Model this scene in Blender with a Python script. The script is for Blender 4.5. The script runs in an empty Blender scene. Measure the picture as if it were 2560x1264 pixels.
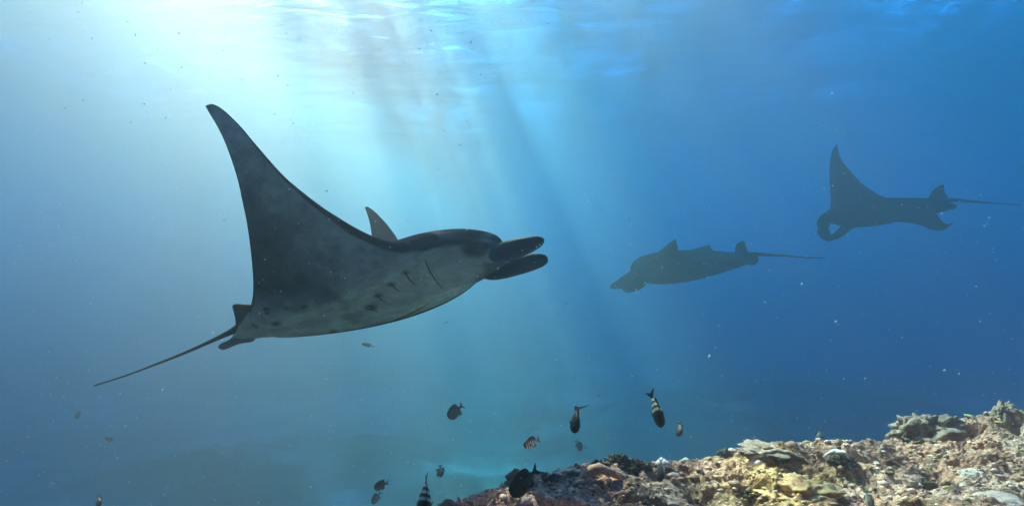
import bpy, math, random
import numpy as np
from mathutils import Vector, Matrix, noise as mnoise

SC = bpy.context.scene
COL = SC.collection
rng = np.random.default_rng(7)
random.seed(7)

# ------------------------------------------------------------------ camera
F_PX = 1668.0                       # focal length in pixels of the 2560 px wide photograph
cam_d = bpy.data.cameras.new('camera')
cam_d.sensor_width = 36.0
cam_d.lens = 36.0 * F_PX / 2560.0
cam_d.clip_start = 0.02
cam_d.clip_end = 600
cam = bpy.data.objects.new('camera', cam_d)
cam.location = (0, 0, 0)
cam.rotation_euler = (math.radians(90), 0, 0)
COL.objects.link(cam)
SC.camera = cam

# ------------------------------------------------------------------ daylight
SUN_EL = math.radians(50.0)
SUN_DIR = Vector((-0.454 * math.cos(SUN_EL), 0.891 * math.cos(SUN_EL), math.sin(SUN_EL))).normalized()
world = bpy.data.worlds.new('World')
SC.world = world
world.use_nodes = True
wn = world.node_tree.nodes
wl = world.node_tree.links
bg = wn['Background']
sky = wn.new('ShaderNodeTexSky')
sky.sky_type = 'NISHITA'
sky.sun_disc = False
sky.ozone_density = 2.0
sky.dust_density = 0.3
sky.sun_elevation = SUN_EL
sky.sun_rotation = math.atan2(SUN_DIR.x, SUN_DIR.y)
wl.new(sky.outputs['Color'], bg.inputs['Color'])
bg.inputs['Strength'].default_value = 0.15

sun_d = bpy.data.lights.new('sun', 'SUN')
sun_d.energy = 4.0
sun_d.angle = math.radians(0.6)
sun_d.color = (1.0, 0.60, 0.37)
sun = bpy.data.objects.new('sun', sun_d)
sun.rotation_euler = (-SUN_DIR).to_track_quat('-Z', 'Y').to_euler()
sun.location = SUN_DIR * 30
COL.objects.link(sun)

SC.view_settings.view_transform = 'Standard'
SC.view_settings.look = 'None'
SC.view_settings.exposure = 4.45
SC.view_settings.gamma = 1.0
SC.view_settings.use_curve_mapping = False

SC.render.engine = 'CYCLES'
cy = SC.cycles
cy.max_bounces = 8
cy.diffuse_bounces = 2
cy.glossy_bounces = 2
cy.transmission_bounces = 4
cy.volume_bounces = 1
cy.transparent_max_bounces = 12
cy.use_denoising = True
cy.caustics_reflective = False
cy.caustics_refractive = False

# ------------------------------------------------------------------ helpers
def P(px, py, d):
    """a place in the sea, d metres in front of the camera plane"""
    return Vector(((px - 1280.0) / F_PX * d, d, (632.0 - py) / F_PX * d))

def tag(o, label=None, cat=None, group=None, kind=None):
    if label: o['label'] = label
    if cat: o['category'] = cat
    if group: o['group'] = group
    if kind: o['kind'] = kind
    return o

def thing(name, label, cat, loc=(0, 0, 0), group=None):
    o = bpy.data.objects.new(name, None)
    o.empty_display_size = 0.05
    COL.objects.link(o)
    o.location = loc
    return tag(o, label, cat, group)

def mesh_obj(name, verts, faces, mat, parent=None, smooth=True, tint=None, offset=None):
    v = np.asarray(verts, dtype=np.float64).reshape(-1, 3)
    if offset is not None:
        v = v - np.asarray(offset, dtype=np.float64)
    me = bpy.data.meshes.new(name)
    if isinstance(faces, np.ndarray) and faces.ndim == 2:
        n, k = faces.shape
        me.vertices.add(len(v)); me.vertices.foreach_set('co', v.astype(np.float32).ravel())
        me.loops.add(n * k); me.loops.foreach_set('vertex_index', faces.astype(np.int32).ravel())
        me.polygons.add(n); me.polygons.foreach_set('loop_start', np.arange(0, n * k, k, dtype=np.int32))
        me.update(calc_edges=True)
    else:
        me.from_pydata([tuple(x) for x in v], [], [tuple(f) for f in faces])
        me.update()
    if smooth:
        me.polygons.foreach_set('use_smooth', np.ones(len(me.polygons), dtype=bool))
    if tint is not None:
        t = np.ones((len(v), 4), dtype=np.float32); t[:, :3] = np.asarray(tint, dtype=np.float32)
        a = me.color_attributes.new('tint', 'FLOAT_COLOR', 'POINT')
        a.data.foreach_set('color', t.ravel())
    if mat: me.materials.append(mat)
    o = bpy.data.objects.new(name, me)
    COL.objects.link(o)
    if parent is not None: o.parent = parent
    return o

def grid_faces(nu, nv, close_v=False):
    i = np.arange(nu - 1)[:, None]
    jn = nv if close_v else nv - 1
    j = np.arange(jn)[None, :]
    j2 = (j + 1) % nv
    a = i * nv + j; b = (i + 1) * nv + j; c = (i + 1) * nv + j2; d = i * nv + j2
    return np.stack([a, b, c, d], axis=-1).reshape(-1, 4)

def hash2(ix, iy, seed):
    h = (ix.astype(np.int64) * 374761393 + iy.astype(np.int64) * 668265263 + seed * 974711) & 0x7fffffff
    h = ((h ^ (h >> 13)) * 1274126177) & 0x7fffffff
    h = (h ^ (h >> 16)) & 0x7fffffff
    return h / float(0x7fffffff)

def vnoise(x, y, seed=0):
    ix = np.floor(x); iy = np.floor(y)
    fx = x - ix; fy = y - iy
    fx = fx * fx * fx * (fx * (fx * 6 - 15) + 10); fy = fy * fy * fy * (fy * (fy * 6 - 15) + 10)
    a = hash2(ix, iy, seed); b = hash2(ix + 1, iy, seed)
    c = hash2(ix, iy + 1, seed); d = hash2(ix + 1, iy + 1, seed)
    return (a * (1 - fx) + b * fx) * (1 - fy) + (c * (1 - fx) + d * fx) * fy * 1.0

def fbm(x, y, seed=0, octv=4, gain=0.5):
    s = 0; a = 1; t = 0
    for k in range(octv):
        c, sn = math.cos(k * 1.1), math.sin(k * 1.1)
        s = s + a * (vnoise(x * c - y * sn + 17 * k, x * sn + y * c - 9 * k, seed + k) - 0.5)
        t += a; a *= gain; x = x * 2.03; y = y * 2.03
    return s / t * 2

def worley(x, y, seed=0):
    ix = np.floor(x); iy = np.floor(y)
    best = np.full(np.shape(x), 9.0)
    for dx in (-1, 0, 1):
        for dy in (-1, 0, 1):
            cx = ix + dx; cy_ = iy + dy
            px = cx + hash2(cx, cy_, seed); py = cy_ + hash2(cx, cy_, seed + 91)
            best = np.minimum(best, (px - x) ** 2 + (py - y) ** 2)
    return np.sqrt(best)

def catmull(keys, n, ends=True):
    """keys: (k, m) array; returns n points along a centripetal-like spline, and their parameters"""
    K = np.asarray(keys, dtype=np.float64)
    k = len(K)
    ext = np.vstack([2 * K[0] - K[1], K, 2 * K[-1] - K[-2]])
    t = np.linspace(0, k - 1, n)
    i = np.minimum(t.astype(int), k - 2)
    f = (t - i)[:, None]
    p0, p1, p2, p3 = ext[i], ext[i + 1], ext[i + 2], ext[i + 3]
    out = 0.5 * (2 * p1 + (p2 - p0) * f + (2 * p0 - 5 * p1 + 4 * p2 - p3) * f ** 2 + (3 * p1 - p0 - 3 * p2 + p3) * f ** 3)
    return out, t

class NT:
    """small node-tree writer"""
    def __init__(self, name):
        self.m = bpy.data.materials.new(name)
        self.m.use_nodes = True
        self.t = self.m.node_tree
        for n in list(self.t.nodes): self.t.nodes.remove(n)
        self.out = self.t.nodes.new('ShaderNodeOutputMaterial')
    def n(self, typ, ins=None, **kw):
        nd = self.t.nodes.new(typ)
        for k, v in kw.items(): setattr(nd, k, v)
        for k, v in (ins or {}).items():
            self.set(nd.inputs[k], v)
        return nd
    def set(self, sock, v):
        if isinstance(v, bpy.types.NodeSocket): self.t.links.new(v, sock)
        elif isinstance(v, bpy.types.Node): self.t.links.new(v.outputs[0], sock)
        else: sock.default_value = v
    def ramp(self, fac, stops, interp='LINEAR'):
        r = self.n('ShaderNodeValToRGB', {'Fac': fac})
        e = r.color_ramp; e.interpolation = interp
        while len(e.elements) < len(stops): e.elements.new(0.5)
        for el, (p, c) in zip(e.elements, stops):
            el.position = p
            el.color = (c, c, c, 1) if isinstance(c, (int, float)) else (*c, 1)
        return r
    def math(self, op, a, b=0.0, clamp=False):
        nd = self.n('ShaderNodeMath', operation=op, use_clamp=clamp)
        self.set(nd.inputs[0], a); self.set(nd.inputs[1], b)
        return nd.outputs[0]
    def mix(self, fac, a, b, blend='MIX'):
        nd = self.n('ShaderNodeMix', data_type='RGBA', blend_type=blend)
        self.set(nd.inputs[0], fac)
        for s, v in ((nd.inputs[6], a), (nd.inputs[7], b)):
            self.set(s, (*v, 1) if isinstance(v, tuple) and len(v) == 3 else v)
        return nd.outputs[2]
    def noise(self, vec, scale, detail=3.0, rough=0.55, dist=0.0):
        return self.n('ShaderNodeTexNoise', {'Vector': vec, 'Scale': scale, 'Detail': detail, 'Roughness': rough, 'Distortion': dist}).outputs[0]
    def done(self, surf=None, vol=None):
        if surf is not None: self.set(self.out.inputs['Surface'], surf)
        if vol is not None: self.set(self.out.inputs['Volume'], vol)
        return self.m

def skin_mat(name, rough=0.45, spec=0.35, nscale=9.0, namt=0.35, bump=0.15, bscale=60.0):
    g = NT(name)
    tc = g.n('ShaderNodeTexCoord').outputs['Object']
    at = g.n('ShaderNodeAttribute', attribute_name='tint').outputs['Color']
    nz = g.noise(tc, nscale, 5, 0.6)
    k = g.ramp(nz, [(0.25, 1 - namt), (0.75, 1 + namt * 0.5)])
    base = g.mix(1.0, at, k.outputs[0], 'MULTIPLY')
    bn = g.n('ShaderNodeBump', {'Height': g.noise(tc, bscale, 3), 'Strength': bump, 'Distance': 0.01})
    b = g.n('ShaderNodeBsdfPrincipled', {'Base Color': base, 'Roughness': rough, 'Specular IOR Level': spec, 'Normal': bn})
    return g.done(b)

# ------------------------------------------------------------------ the sea: surface and haze
SURF_Z = 3.8
SHIFT = 0.5
def build_water_surface():
    xs = np.concatenate([np.linspace(-165, -16, 90)[:-1], np.linspace(-16, 16, 330), np.linspace(16, 165, 90)[1:]])
    ys = np.concatenate([np.linspace(-66, 0, 60)[:-1], np.linspace(0, 24, 280), np.linspace(24, 186, 90)[1:]])
    X, Y = np.meshgrid(xs, ys, indexing='ij')
    Z = np.zeros_like(X)
    for i in range(14):
        a = rng.uniform(-0.7, 0.7) + 1.9
        lam = 0.45 * 1.28 ** i
        k = 2 * math.pi / lam
        fade = np.clip(1.2 - np.hypot(X, Y - 8) / (lam * 26), 0, 1)
        Z += fade * 0.010 * lam * np.sin(k * (X * math.cos(a) + Y * math.sin(a)) + rng.uniform(0, 6.3) + 0.8 * np.sin(0.7 * X + i))
    V = np.stack([X, Y, SURF_Z + Z * 0.55], axis=-1).reshape(-1, 3)
    g = NT('water_surface')
    tc = g.n('ShaderNodeTexCoord').outputs['Object']
    geo = g.n('ShaderNodeNewGeometry')
    mp = g.n('ShaderNodeMapping', {'Vector': tc, 'Scale': (1.0, 1.7, 1.0)})
    h1 = g.noise(mp, 1.3, 3, 0.55, 0.6)
    bump = g.n('ShaderNodeBump', {'Height': h1, 'Strength': 0.22, 'Distance': 0.30})
    bump2 = g.n('ShaderNodeBump', {'Height': h1, 'Strength': 0.18, 'Distance': 0.2})
    dt = g.n('ShaderNodeVectorMath', operation='DOT_PRODUCT')
    g.set(dt.inputs[0], bump.outputs[0]); g.set(dt.inputs[1], geo.outputs['Incoming'])
    fac = g.math('ABSOLUTE', dt.outputs['Value'])
    trans = g.ramp(fac, [(0.15, 0.01), (0.42, 0.09), (0.62, 0.75), (0.9, 1.0)])
    # sun shafts and patches painted into the transparency colour, in place of wave focusing
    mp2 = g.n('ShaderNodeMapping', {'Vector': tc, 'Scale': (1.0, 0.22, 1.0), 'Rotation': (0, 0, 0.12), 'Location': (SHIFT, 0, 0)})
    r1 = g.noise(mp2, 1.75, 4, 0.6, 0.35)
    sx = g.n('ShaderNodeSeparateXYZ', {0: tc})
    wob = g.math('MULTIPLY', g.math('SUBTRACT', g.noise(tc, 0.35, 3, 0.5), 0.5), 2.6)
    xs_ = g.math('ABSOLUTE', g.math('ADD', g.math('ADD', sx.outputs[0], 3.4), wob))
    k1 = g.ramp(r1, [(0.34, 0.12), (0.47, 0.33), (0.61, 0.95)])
    k2 = g.ramp(g.math('DIVIDE', xs_, 6.0), [(0.0, (1.0, 0.56, 0.42)), (0.25, (0.92, 0.62, 0.55)), (0.40, (0.60, 0.60, 0.64)), (0.72, (0.62, 0.62, 0.64)), (0.88, (0.05, 0.38, 0.52)), (1.0, (0.05, 0.38, 0.52))])  # warm tint painted in to whiten the sun glow, blue floor dims the rest
    # painted light and shade: bright lane for the glow, dark mask over the near side
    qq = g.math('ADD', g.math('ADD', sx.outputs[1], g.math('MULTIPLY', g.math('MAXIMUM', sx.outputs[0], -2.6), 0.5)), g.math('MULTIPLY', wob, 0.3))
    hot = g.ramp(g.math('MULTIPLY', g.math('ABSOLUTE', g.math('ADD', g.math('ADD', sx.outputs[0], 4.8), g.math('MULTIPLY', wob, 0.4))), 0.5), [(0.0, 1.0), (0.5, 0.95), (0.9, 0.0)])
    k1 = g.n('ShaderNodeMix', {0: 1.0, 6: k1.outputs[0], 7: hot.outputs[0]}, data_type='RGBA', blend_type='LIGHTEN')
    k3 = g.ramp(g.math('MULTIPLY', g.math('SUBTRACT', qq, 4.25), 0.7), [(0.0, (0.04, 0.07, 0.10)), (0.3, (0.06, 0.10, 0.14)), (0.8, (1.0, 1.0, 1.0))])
    # painted shade: sunlight dimmed and tinted blue beyond the reef on the right
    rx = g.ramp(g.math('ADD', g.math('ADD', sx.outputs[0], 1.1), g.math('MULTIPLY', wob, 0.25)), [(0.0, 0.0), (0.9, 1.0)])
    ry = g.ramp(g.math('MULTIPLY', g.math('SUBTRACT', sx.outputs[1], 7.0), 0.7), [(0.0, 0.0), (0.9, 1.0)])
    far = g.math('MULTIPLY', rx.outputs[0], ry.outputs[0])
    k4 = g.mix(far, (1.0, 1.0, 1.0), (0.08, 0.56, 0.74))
    lx = g.ramp(g.math('MULTIPLY', g.math('ADD', g.math('ADD', sx.outputs[0], 7.0), g.math('MULTIPLY', wob, 0.3)), 0.6), [(0.0, (0.12, 0.35, 0.47)), (0.9, (1.0, 1.0, 1.0))])  # painted shade: the same blue dimming towards the far left
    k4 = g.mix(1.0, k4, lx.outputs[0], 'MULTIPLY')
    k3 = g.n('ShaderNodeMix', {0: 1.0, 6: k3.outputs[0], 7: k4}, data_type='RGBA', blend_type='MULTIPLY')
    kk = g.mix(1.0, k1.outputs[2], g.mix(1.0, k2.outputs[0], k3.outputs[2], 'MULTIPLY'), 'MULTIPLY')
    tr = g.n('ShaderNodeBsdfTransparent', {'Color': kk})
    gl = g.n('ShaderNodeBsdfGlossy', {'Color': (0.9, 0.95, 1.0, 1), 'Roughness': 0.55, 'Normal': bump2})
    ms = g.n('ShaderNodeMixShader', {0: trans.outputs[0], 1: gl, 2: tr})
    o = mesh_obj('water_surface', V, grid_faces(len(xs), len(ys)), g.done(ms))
    tag(o, kind='structure')

build_water_surface()

def build_haze():
    x0, x1, y0, y1, z0, z1 = -170, 170, -70, 190, -11.0, SURF_Z + 0.6
    v = [(x, y, z) for x in (x0, x1) for y in (y0, y1) for z in (z0, z1)]
    f = [(0, 1, 3, 2), (4, 6, 7, 5), (0, 4, 5, 1), (2, 3, 7, 6), (0, 2, 6, 4), (1, 5, 7, 3)]
    g = NT('sea_haze')
    den = 0.40
    c = 0.12
    def ac(sa): return max(0.0, 1 - sa / (den * (1 - c))) ** 2
    pv = g.n('ShaderNodeVolumePrincipled', {'Color': (c, c, c, 1), 'Density': den, 'Anisotropy': 0.82,
             'Absorption Color': (ac(0.132), ac(0.033), ac(0.010), 1)})
    o = mesh_obj('haze', v, f, g.done(vol=pv), smooth=False)
    tag(o, kind='stuff', label='blue water haze filling the sea', cat='haze')
build_haze()

# ------------------------------------------------------------------ seabed
SEABED_Z = -7.0
MOUNDS = [(-1.7, 17.5, 2.2, 0.6), (-7.5, 19, 2.6, 0.7), (-4.2, 22, 3, 0.8), (8.5, 21.0, 3.2, 0.8), (7.0, 26, 5, 1.0), (-9, 21, 3.5, 0.8), (14, 28, 6, 1.2)]
def seabed_h(X, Y):
    Z = SEABED_Z + 0.5 * fbm(X * 0.16, Y * 0.16, 3, 5) + 0.22 * fbm(X * 0.8, Y * 0.8, 11, 4)
    for (mx, my, r, h) in MOUNDS:
        d2 = ((X - mx) ** 2 + (Y - my) ** 2) / (r * r)
        Z = Z + h * np.exp(-d2) * (0.9 + 0.3 * fbm(X * 0.9, Y * 0.9, 21, 3))
    return Z
def build_seabed():
    xs = np.concatenate([np.linspace(-165, -18, 60)[:-1], np.linspace(-18, 18, 340), np.linspace(18, 165, 60)[1:]])
    ys = np.concatenate([np.linspace(-66, 3, 40)[:-1], np.linspace(3, 34, 280), np.linspace(34, 186, 60)[1:]])
    X, Y = np.meshgrid(xs, ys, indexing='ij')
    Z = seabed_h(X, Y)
    g = NT('seabed')
    tc = g.n('ShaderNodeTexCoord').outputs['Object']
    at = g.n('ShaderNodeAttribute', attribute_name='tint').outputs['Color']
    n1 = g.noise(tc, 0.5, 5, 0.6); n2 = g.noise(tc, 2.8, 4, 0.6)
    c = g.mix(0.7, at, g.ramp(n1, [(0.40, 0.35), (0.60, 1.25)]).outputs[0], 'MULTIPLY')
    c = g.mix(0.6, c, g.ramp(n2, [(0.4, 0.4), (0.6, 1.2)]).outputs[0], 'MULTIPLY')
    w = np.zeros(X.shape)
    for (mx, my, r, h) in MOUNDS:
        w = np.maximum(w, np.exp(-((X - mx) ** 2 + (Y - my) ** 2) / (1.3 * r * r)))
    w = np.clip(w * 1.2 + 0.9 * fbm(X * 0.7, Y * 0.7, 71, 3) * (w > 0.05), 0, 1).reshape(-1, 1)
    stain = np.clip(fbm(X * 0.12, Y * 0.2, 73, 3) * 2 + 0.35, 0, 1).reshape(-1, 1)
    tint = (0.24 - 0.15 * stain) * np.array([[1.0, 0.95, 0.82]]) * (1 - w) + w * np.array([[0.042, 0.040, 0.036]])
    b = g.n('ShaderNodeBsdfPrincipled', {'Base Color': c, 'Roughness': 0.9, 'Specular IOR Level': 0.1})
    o = mesh_obj('seabed', np.stack([X, Y, Z], -1).reshape(-1, 3), grid_faces(len(xs), len(ys)), g.done(b), None, True, tint)
    tag(o, kind='structure')
build_seabed()
# ------------------------------------------------------------------ the foreground reef
CREST = [(-1.6, -0.5, -1.00), (-0.95, 1.1, -0.95)]
for px, py, d in [(1100, 1270, 2.25), (1165, 1246, 2.34), (1215, 1230, 2.42), (1268, 1210, 2.52), (1282, 1182, 2.62), (1340, 1180, 2.68), (1400, 1176, 2.72), (1440, 1168, 2.76), (1480, 1157, 2.80),
                  (1545, 1150, 2.84), (1600, 1152, 2.88), (1700, 1154, 2.94), (1760, 1148, 2.98), (1830, 1136, 3.02), (1930, 1124, 3.08), (1990, 1110, 3.12), (2100, 1104, 3.2),
                  (2200, 1099, 3.28), (2250, 1090, 3.34), (2300, 1066, 3.42), (2380, 1046, 3.5), (2440, 1044, 3.55), (2500, 1042, 3.62), (2560, 1030, 3.72), (2680, 1022, 3.9)]:
    v = P(px, py, d); CREST.append((v.x, v.y, v.z))
CREST += [(5.2, 5.0, -0.85), (8.0, 6.2, -0.9)]
CREST = np.array(CREST)
def crest_y(x): return np.interp(x, CREST[:, 0], CREST[:, 1])
def crest_z(x): return np.interp(x, CREST[:, 0], CREST[:, 2])

def reef_z(x, t):
    """height of the ledge, t metres behind its outer edge (towards the camera)"""
    y = crest_y(x) - t
    zc = crest_z(x)
    inner = zc + (-0.012) * np.clip(t, 0, 3) - 0.03 * np.clip(t - 0.25, 0, 2) * np.clip((1.5 - x) / 2, 0, 1)
    out = zc - 1.25 * np.abs(np.clip(-t, 0, 4)) ** 0.85
    z = np.where(t > 0, inner, out)
    a = np.clip((t + 0.35) / 0.5, 0.25, 1)
    am = np.clip(t / 0.12, 0, 1) * 0.75 + 0.25
    z = z + am * 0.085 * fbm(x * 2.3, y * 2.3, 31, 3)
    w = worley(x * 7.0 + 0.4 * fbm(x * 9, y * 9, 2, 2), y * 7.0, 5)
    big = np.clip(0.62 - w, 0, 1) * np.clip(fbm(x * 1.7, y * 1.7, 77, 2) * 2.6 + 0.35, 0, 1)
    z = z + am * 0.085 * big ** 0.8 * np.clip(1.25 - 0.35 * x, 0.45, 1)
    w2 = worley(x * 19, y * 19, 9)
    z = z + am * 0.022 * (0.5 - w2) * np.clip(0.7 + 1.5 * fbm(x * 3, y * 3, 13, 2), 0.1, 1.6)
    rid = 1 - 2 * np.abs(vnoise(x * 11 + 1.5 * fbm(x * 4, y * 4, 51, 2), y * 14, 41) - 0.5)
    z = z + am * 0.020 * (rid ** 3 - 0.3)
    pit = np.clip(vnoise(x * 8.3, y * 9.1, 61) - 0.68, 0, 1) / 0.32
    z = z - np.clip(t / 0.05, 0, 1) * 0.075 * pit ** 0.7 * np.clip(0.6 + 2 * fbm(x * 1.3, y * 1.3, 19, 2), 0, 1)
    z = z + 0.010 * fbm(x * 45, y * 45, 23, 3) + 0.006 * fbm(x * 120, y * 120, 29, 2)
    return z, pit, big

def build_reef():
    xs = np.concatenate([np.linspace(-1.6, -0.62, 40)[:-1], np.linspace(-0.62, 3.4, 760), np.linspace(3.4, 8, 90)[1:]])
    ts = np.concatenate([np.linspace(-3.6, -0.3, 26)[:-1], np.linspace(-0.3, 0.0, 40)[:-1], np.linspace(0, 1.75, 330), np.linspace(1.75, 6, 60)[1:]])
    X, T = np.meshgrid(xs, ts, indexing='ij')
    Z, PIT, BIG = reef_z(X, T)
    Y = crest_y(X) - T
    # sideways roughness so that overhangs and rims form
    jx = 0.012 * fbm(X * 22, Y * 22, 101, 3); jy = 0.012 * fbm(X * 22, Y * 22, 105, 3)
    V = np.stack([X + jx, Y + jy, Z], -1).reshape(-1, 3)
    g = NT('reef_rock')
    tc = g.n('ShaderNodeTexCoord').outputs['Object']
    at = g.n('ShaderNodeAttribute', attribute_name='tint').outputs['Color']
    n1 = g.noise(tc, 26, 5, 0.65, 0.4); n2 = g.noise(tc, 95, 4, 0.6); n3 = g.noise(tc, 7, 4, 0.6, 0.5)
    c = g.mix(1.0, at, g.ramp(n1, [(0.30, (0.35, 0.30, 0.26)), (0.48, (0.9, 0.88, 0.85)), (0.66, (1.55, 1.5, 1.42))]).outputs[0], 'MULTIPLY')
    c = g.mix(g.ramp(n3, [(0.54, 0.0), (0.66, 0.75)]).outputs[0], c, g.mix(1.0, c, (0.38, 0.26, 0.18), 'MULTIPLY'))
    c = g.mix(1.0, c, g.ramp(n2, [(0.3, 0.6), (0.7, 1.25)]).outputs[0], 'MULTIPLY')
    c = g.mix(g.ramp(g.noise(tc, 48, 2, 0.5), [(0.70, 0.0), (0.74, 0.9)]).outputs[0], c, (0.74, 0.54, 0.43))
    bn = g.n('ShaderNodeBump', {'Height': g.math('ADD', n2, g.math('MULTIPLY', n1, 1.5)), 'Strength': 0.9, 'Distance': 0.012})
    b = g.n('ShaderNodeBsdfPrincipled', {'Base Color': c, 'Roughness': 0.85, 'Specular IOR Level': 0.2, 'Normal': bn})
    # colours of the rock and what grows on it
    x = X.reshape(-1); y = Y.reshape(-1); t = T.reshape(-1)
    f1 = fbm(x * 2.1, y * 3.0, 201, 4); f2 = fbm(x * 6, y * 8, 207, 4); f3 = fbm(x * 1.2, y * 1.6, 211, 3)
    def cl(a): return np.clip(a, 0, 1)[:, None]
    tint = np.tile(np.array((0.56, 0.265, 0.185)), (len(x), 1))
    def blend(tint, w, c): return tint * (1 - w) + np.array(c) * w
    tint = blend(tint, cl(f1 * 3.0 + 0.2), (0.72, 0.415, 0.315))
    tint = blend(tint, cl(f2 * 3.2 - 0.25), (0.22, 0.125, 0.08))
    tint = blend(tint, cl((f3 - 0.12) * 5) * 0.6, (0.52, 0.36, 0.27))
    # yellow-green growth on the near hump
    q = P(2010, 1205, 2.55)
    yel = np.exp(-(((x - q.x) / 0.30) ** 2 + ((y - q.y) / 0.45) ** 2)) * np.clip(0.75 + 2.2 * f2, 0, 1)
    q2 = P(1700, 1258, 2.2)
    yel = np.maximum(yel, 0.8 * np.exp(-(((x - q2.x) / 0.22) ** 2 + ((y - q2.y) / 0.2) ** 2)) * np.clip(0.6 + 3 * f2, 0, 1))
    tint = blend(tint, cl(yel * 1.2), (0.54, 0.30, 0.12))
    # brown turf under it
    q3 = P(1880, 1235, 2.35)
    br = np.exp(-(((x - q3.x) / 0.26) ** 2 + ((y - q3.y) / 0.22) ** 2)) * np.clip(0.6 + 2.5 * fbm(x * 9, y * 9, 219, 3), 0, 1)
    tint = blend(tint, cl(br), (0.15, 0.055, 0.025))
    sand = cl((fbm(x * 1.6, y * 1.4, 231, 3) - 0.10) * 5) * cl((x - 1.3) / 0.8) * 0.7
    tint = blend(tint, sand, (0.70, 0.44, 0.35))
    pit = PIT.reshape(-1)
    tint = tint * (1 - 0.45 * cl(pit * 1.2))  # tint darkened down in the pits
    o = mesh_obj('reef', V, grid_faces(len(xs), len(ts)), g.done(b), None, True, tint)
    tag(o, kind='structure')
build_reef()

def on_reef(px, py, near=1.2, far=4.2):
    """the place on the ledge seen at that pixel"""
    d = P(px, py, 1.0)
    ss = np.linspace(near, far, 1500)
    x = d.x * ss; y = d.y * ss; z = d.z * ss
    t = crest_y(x) - y
    rz, _, _ = reef_z(x, t)
    hit = np.where((rz > z) & (t > -0.2))[0]
    i = hit[0] if len(hit) else int(np.argmin(np.abs(t)))
    return Vector((x[i], y[i], z[i]))

def coral_mat(name, c0, c1, rough=0.8, scale=40.0, bump=0.8):
    g = NT(name)
    tc = g.n('ShaderNodeTexCoord').outputs['Object']
    n1 = g.noise(tc, scale, 4, 0.6)
    c = g.ramp(n1, [(0.35, c0), (0.65, c1)])
    bn = g.n('ShaderNodeBump', {'Height': g.noise(tc, scale * 2.5, 3), 'Strength': bump, 'Distance': 0.006})
    b = g.n('ShaderNodeBsdfPrincipled', {'Base Color': c, 'Roughness': rough, 'Specular IOR Level': 0.2, 'Normal': bn})
    return g.done(b)

M_PALE = coral_mat('pale_coral', (0.50, 0.33, 0.25), (0.72, 0.52, 0.42))
M_PINK = coral_mat('pinkish_coral', (0.32, 0.19, 0.13), (0.58, 0.40, 0.31), scale=30)
M_TURF_SHADE = coral_mat('dark_turf_and_shade', (0.035, 0.03, 0.022), (0.10, 0.08, 0.055), scale=30)
M_GREY = coral_mat('grey_rock', (0.12, 0.068, 0.048), (0.30, 0.185, 0.14), scale=22)
M_TAN = coral_mat('tan_coral', (0.44, 0.22, 0.13), (0.66, 0.38, 0.25), scale=26)
M_SHELL = coral_mat('shell', (0.85, 0.74, 0.64), (0.9, 0.84, 0.76), 0.45, 12, 0.2)

def lump_mesh(name, rx, ry, rz, seed, amp, fine, mat, parent=None, n=44, m=72, under=0.35, loc=None):
    V = []
    for i in range(n + 1):
        a = math.pi * i / n
        for j in range(m):
            b = 2 * math.pi * j / m
            p = Vector((math.sin(a) * math.cos(b), math.sin(a) * math.sin(b), math.cos(a)))
            s = 1 + amp * mnoise.fractal(p * 1.6 + Vector((seed * 3.1, seed, 0)), 0.8, 2.1, 4) + fine * mnoise.fractal(p * 5 + Vector((seed, 5, seed)), 0.6, 2.1, 5)
            z = p.z if p.z > 0 else p.z * under
            V.append((p.x * rx * s, p.y * ry * s, z * rz * s))
    o = mesh_obj(name, V, grid_faces(n + 1, m, True), mat, parent)
    if loc is not None: o.location = loc
    return o

def boulder(name, label, cat, px, py, w_px, h_px, seed, mat, amp=0.35, fine=0.12, sink=0.3, ry=None, group=None, rot=0.0):
    b = on_reef(px, py)
    s = b.y / F_PX
    rx = w_px * s * 0.5; rz = h_px * s
    o = lump_mesh(name, rx, ry if ry else rx * 0.9, rz, seed, amp, fine, mat)
    o.location = b + Vector((0, (ry or rx) * 0.5, -sink * rz))
    o.rotation_euler = (0, rot, 0)
    return tag(o, label, cat, group)

# dark turf-covered knobs along the outer edge; two more lumps stand for shaded hollows
boulder('turf_or_shade_knob', 'round dark weedy knob on the reef edge below the fish pair', 'coral', 1548, 1162, 62, 24, 1, M_TURF_SHADE, 0.4, 0.3, group='dark knobs on the reef edge')
boulder('turf_or_shade_knob', 'smaller dark weedy knob left of the round one on the reef edge', 'coral', 1497, 1168, 40, 18, 2, M_TURF_SHADE, 0.4, 0.3, group='dark knobs on the reef edge')
boulder('turf_or_shade_knob', 'dark weedy patch beside the upright blue fish on the reef', 'coral', 1600, 1172, 70, 20, 3, M_TURF_SHADE, 0.5, 0.35, group='dark knobs on the reef edge')
boulder('turf_or_shade_knob', 'low dark weedy knob under a little pale cap on the reef edge', 'coral', 1818, 1138, 44, 14, 4, M_TURF_SHADE, 0.4, 0.3, group='dark knobs on the reef edge')
boulder('turf_or_shade_knob', 'dark hollow weedy lump left of the white shell', 'coral', 1956, 1150, 56, 26, 5, M_TURF_SHADE, 0.45, 0.3, group='dark knobs on the reef edge')
boulder('turf_or_shade_knob', 'dark weedy lump right below the white shell', 'coral', 2112, 1160, 60, 20, 6, M_TURF_SHADE, 0.45, 0.3, group='dark knobs on the reef edge')
boulder('turf_or_shade_knob', 'dark weedy clump behind the brown fish resting over the reef', 'coral', 1382, 1200, 44, 12, 8, M_TURF_SHADE, 0.5, 0.35, group='dark knobs on the reef edge')
boulder('turf_or_shade_knob', 'dark brown tufted clump below the yellow growth at the bottom', 'coral', 1870, 1250, 90, 26, 9, M_TURF_SHADE, 0.5, 0.4, group='dark knobs on the reef edge')
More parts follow.
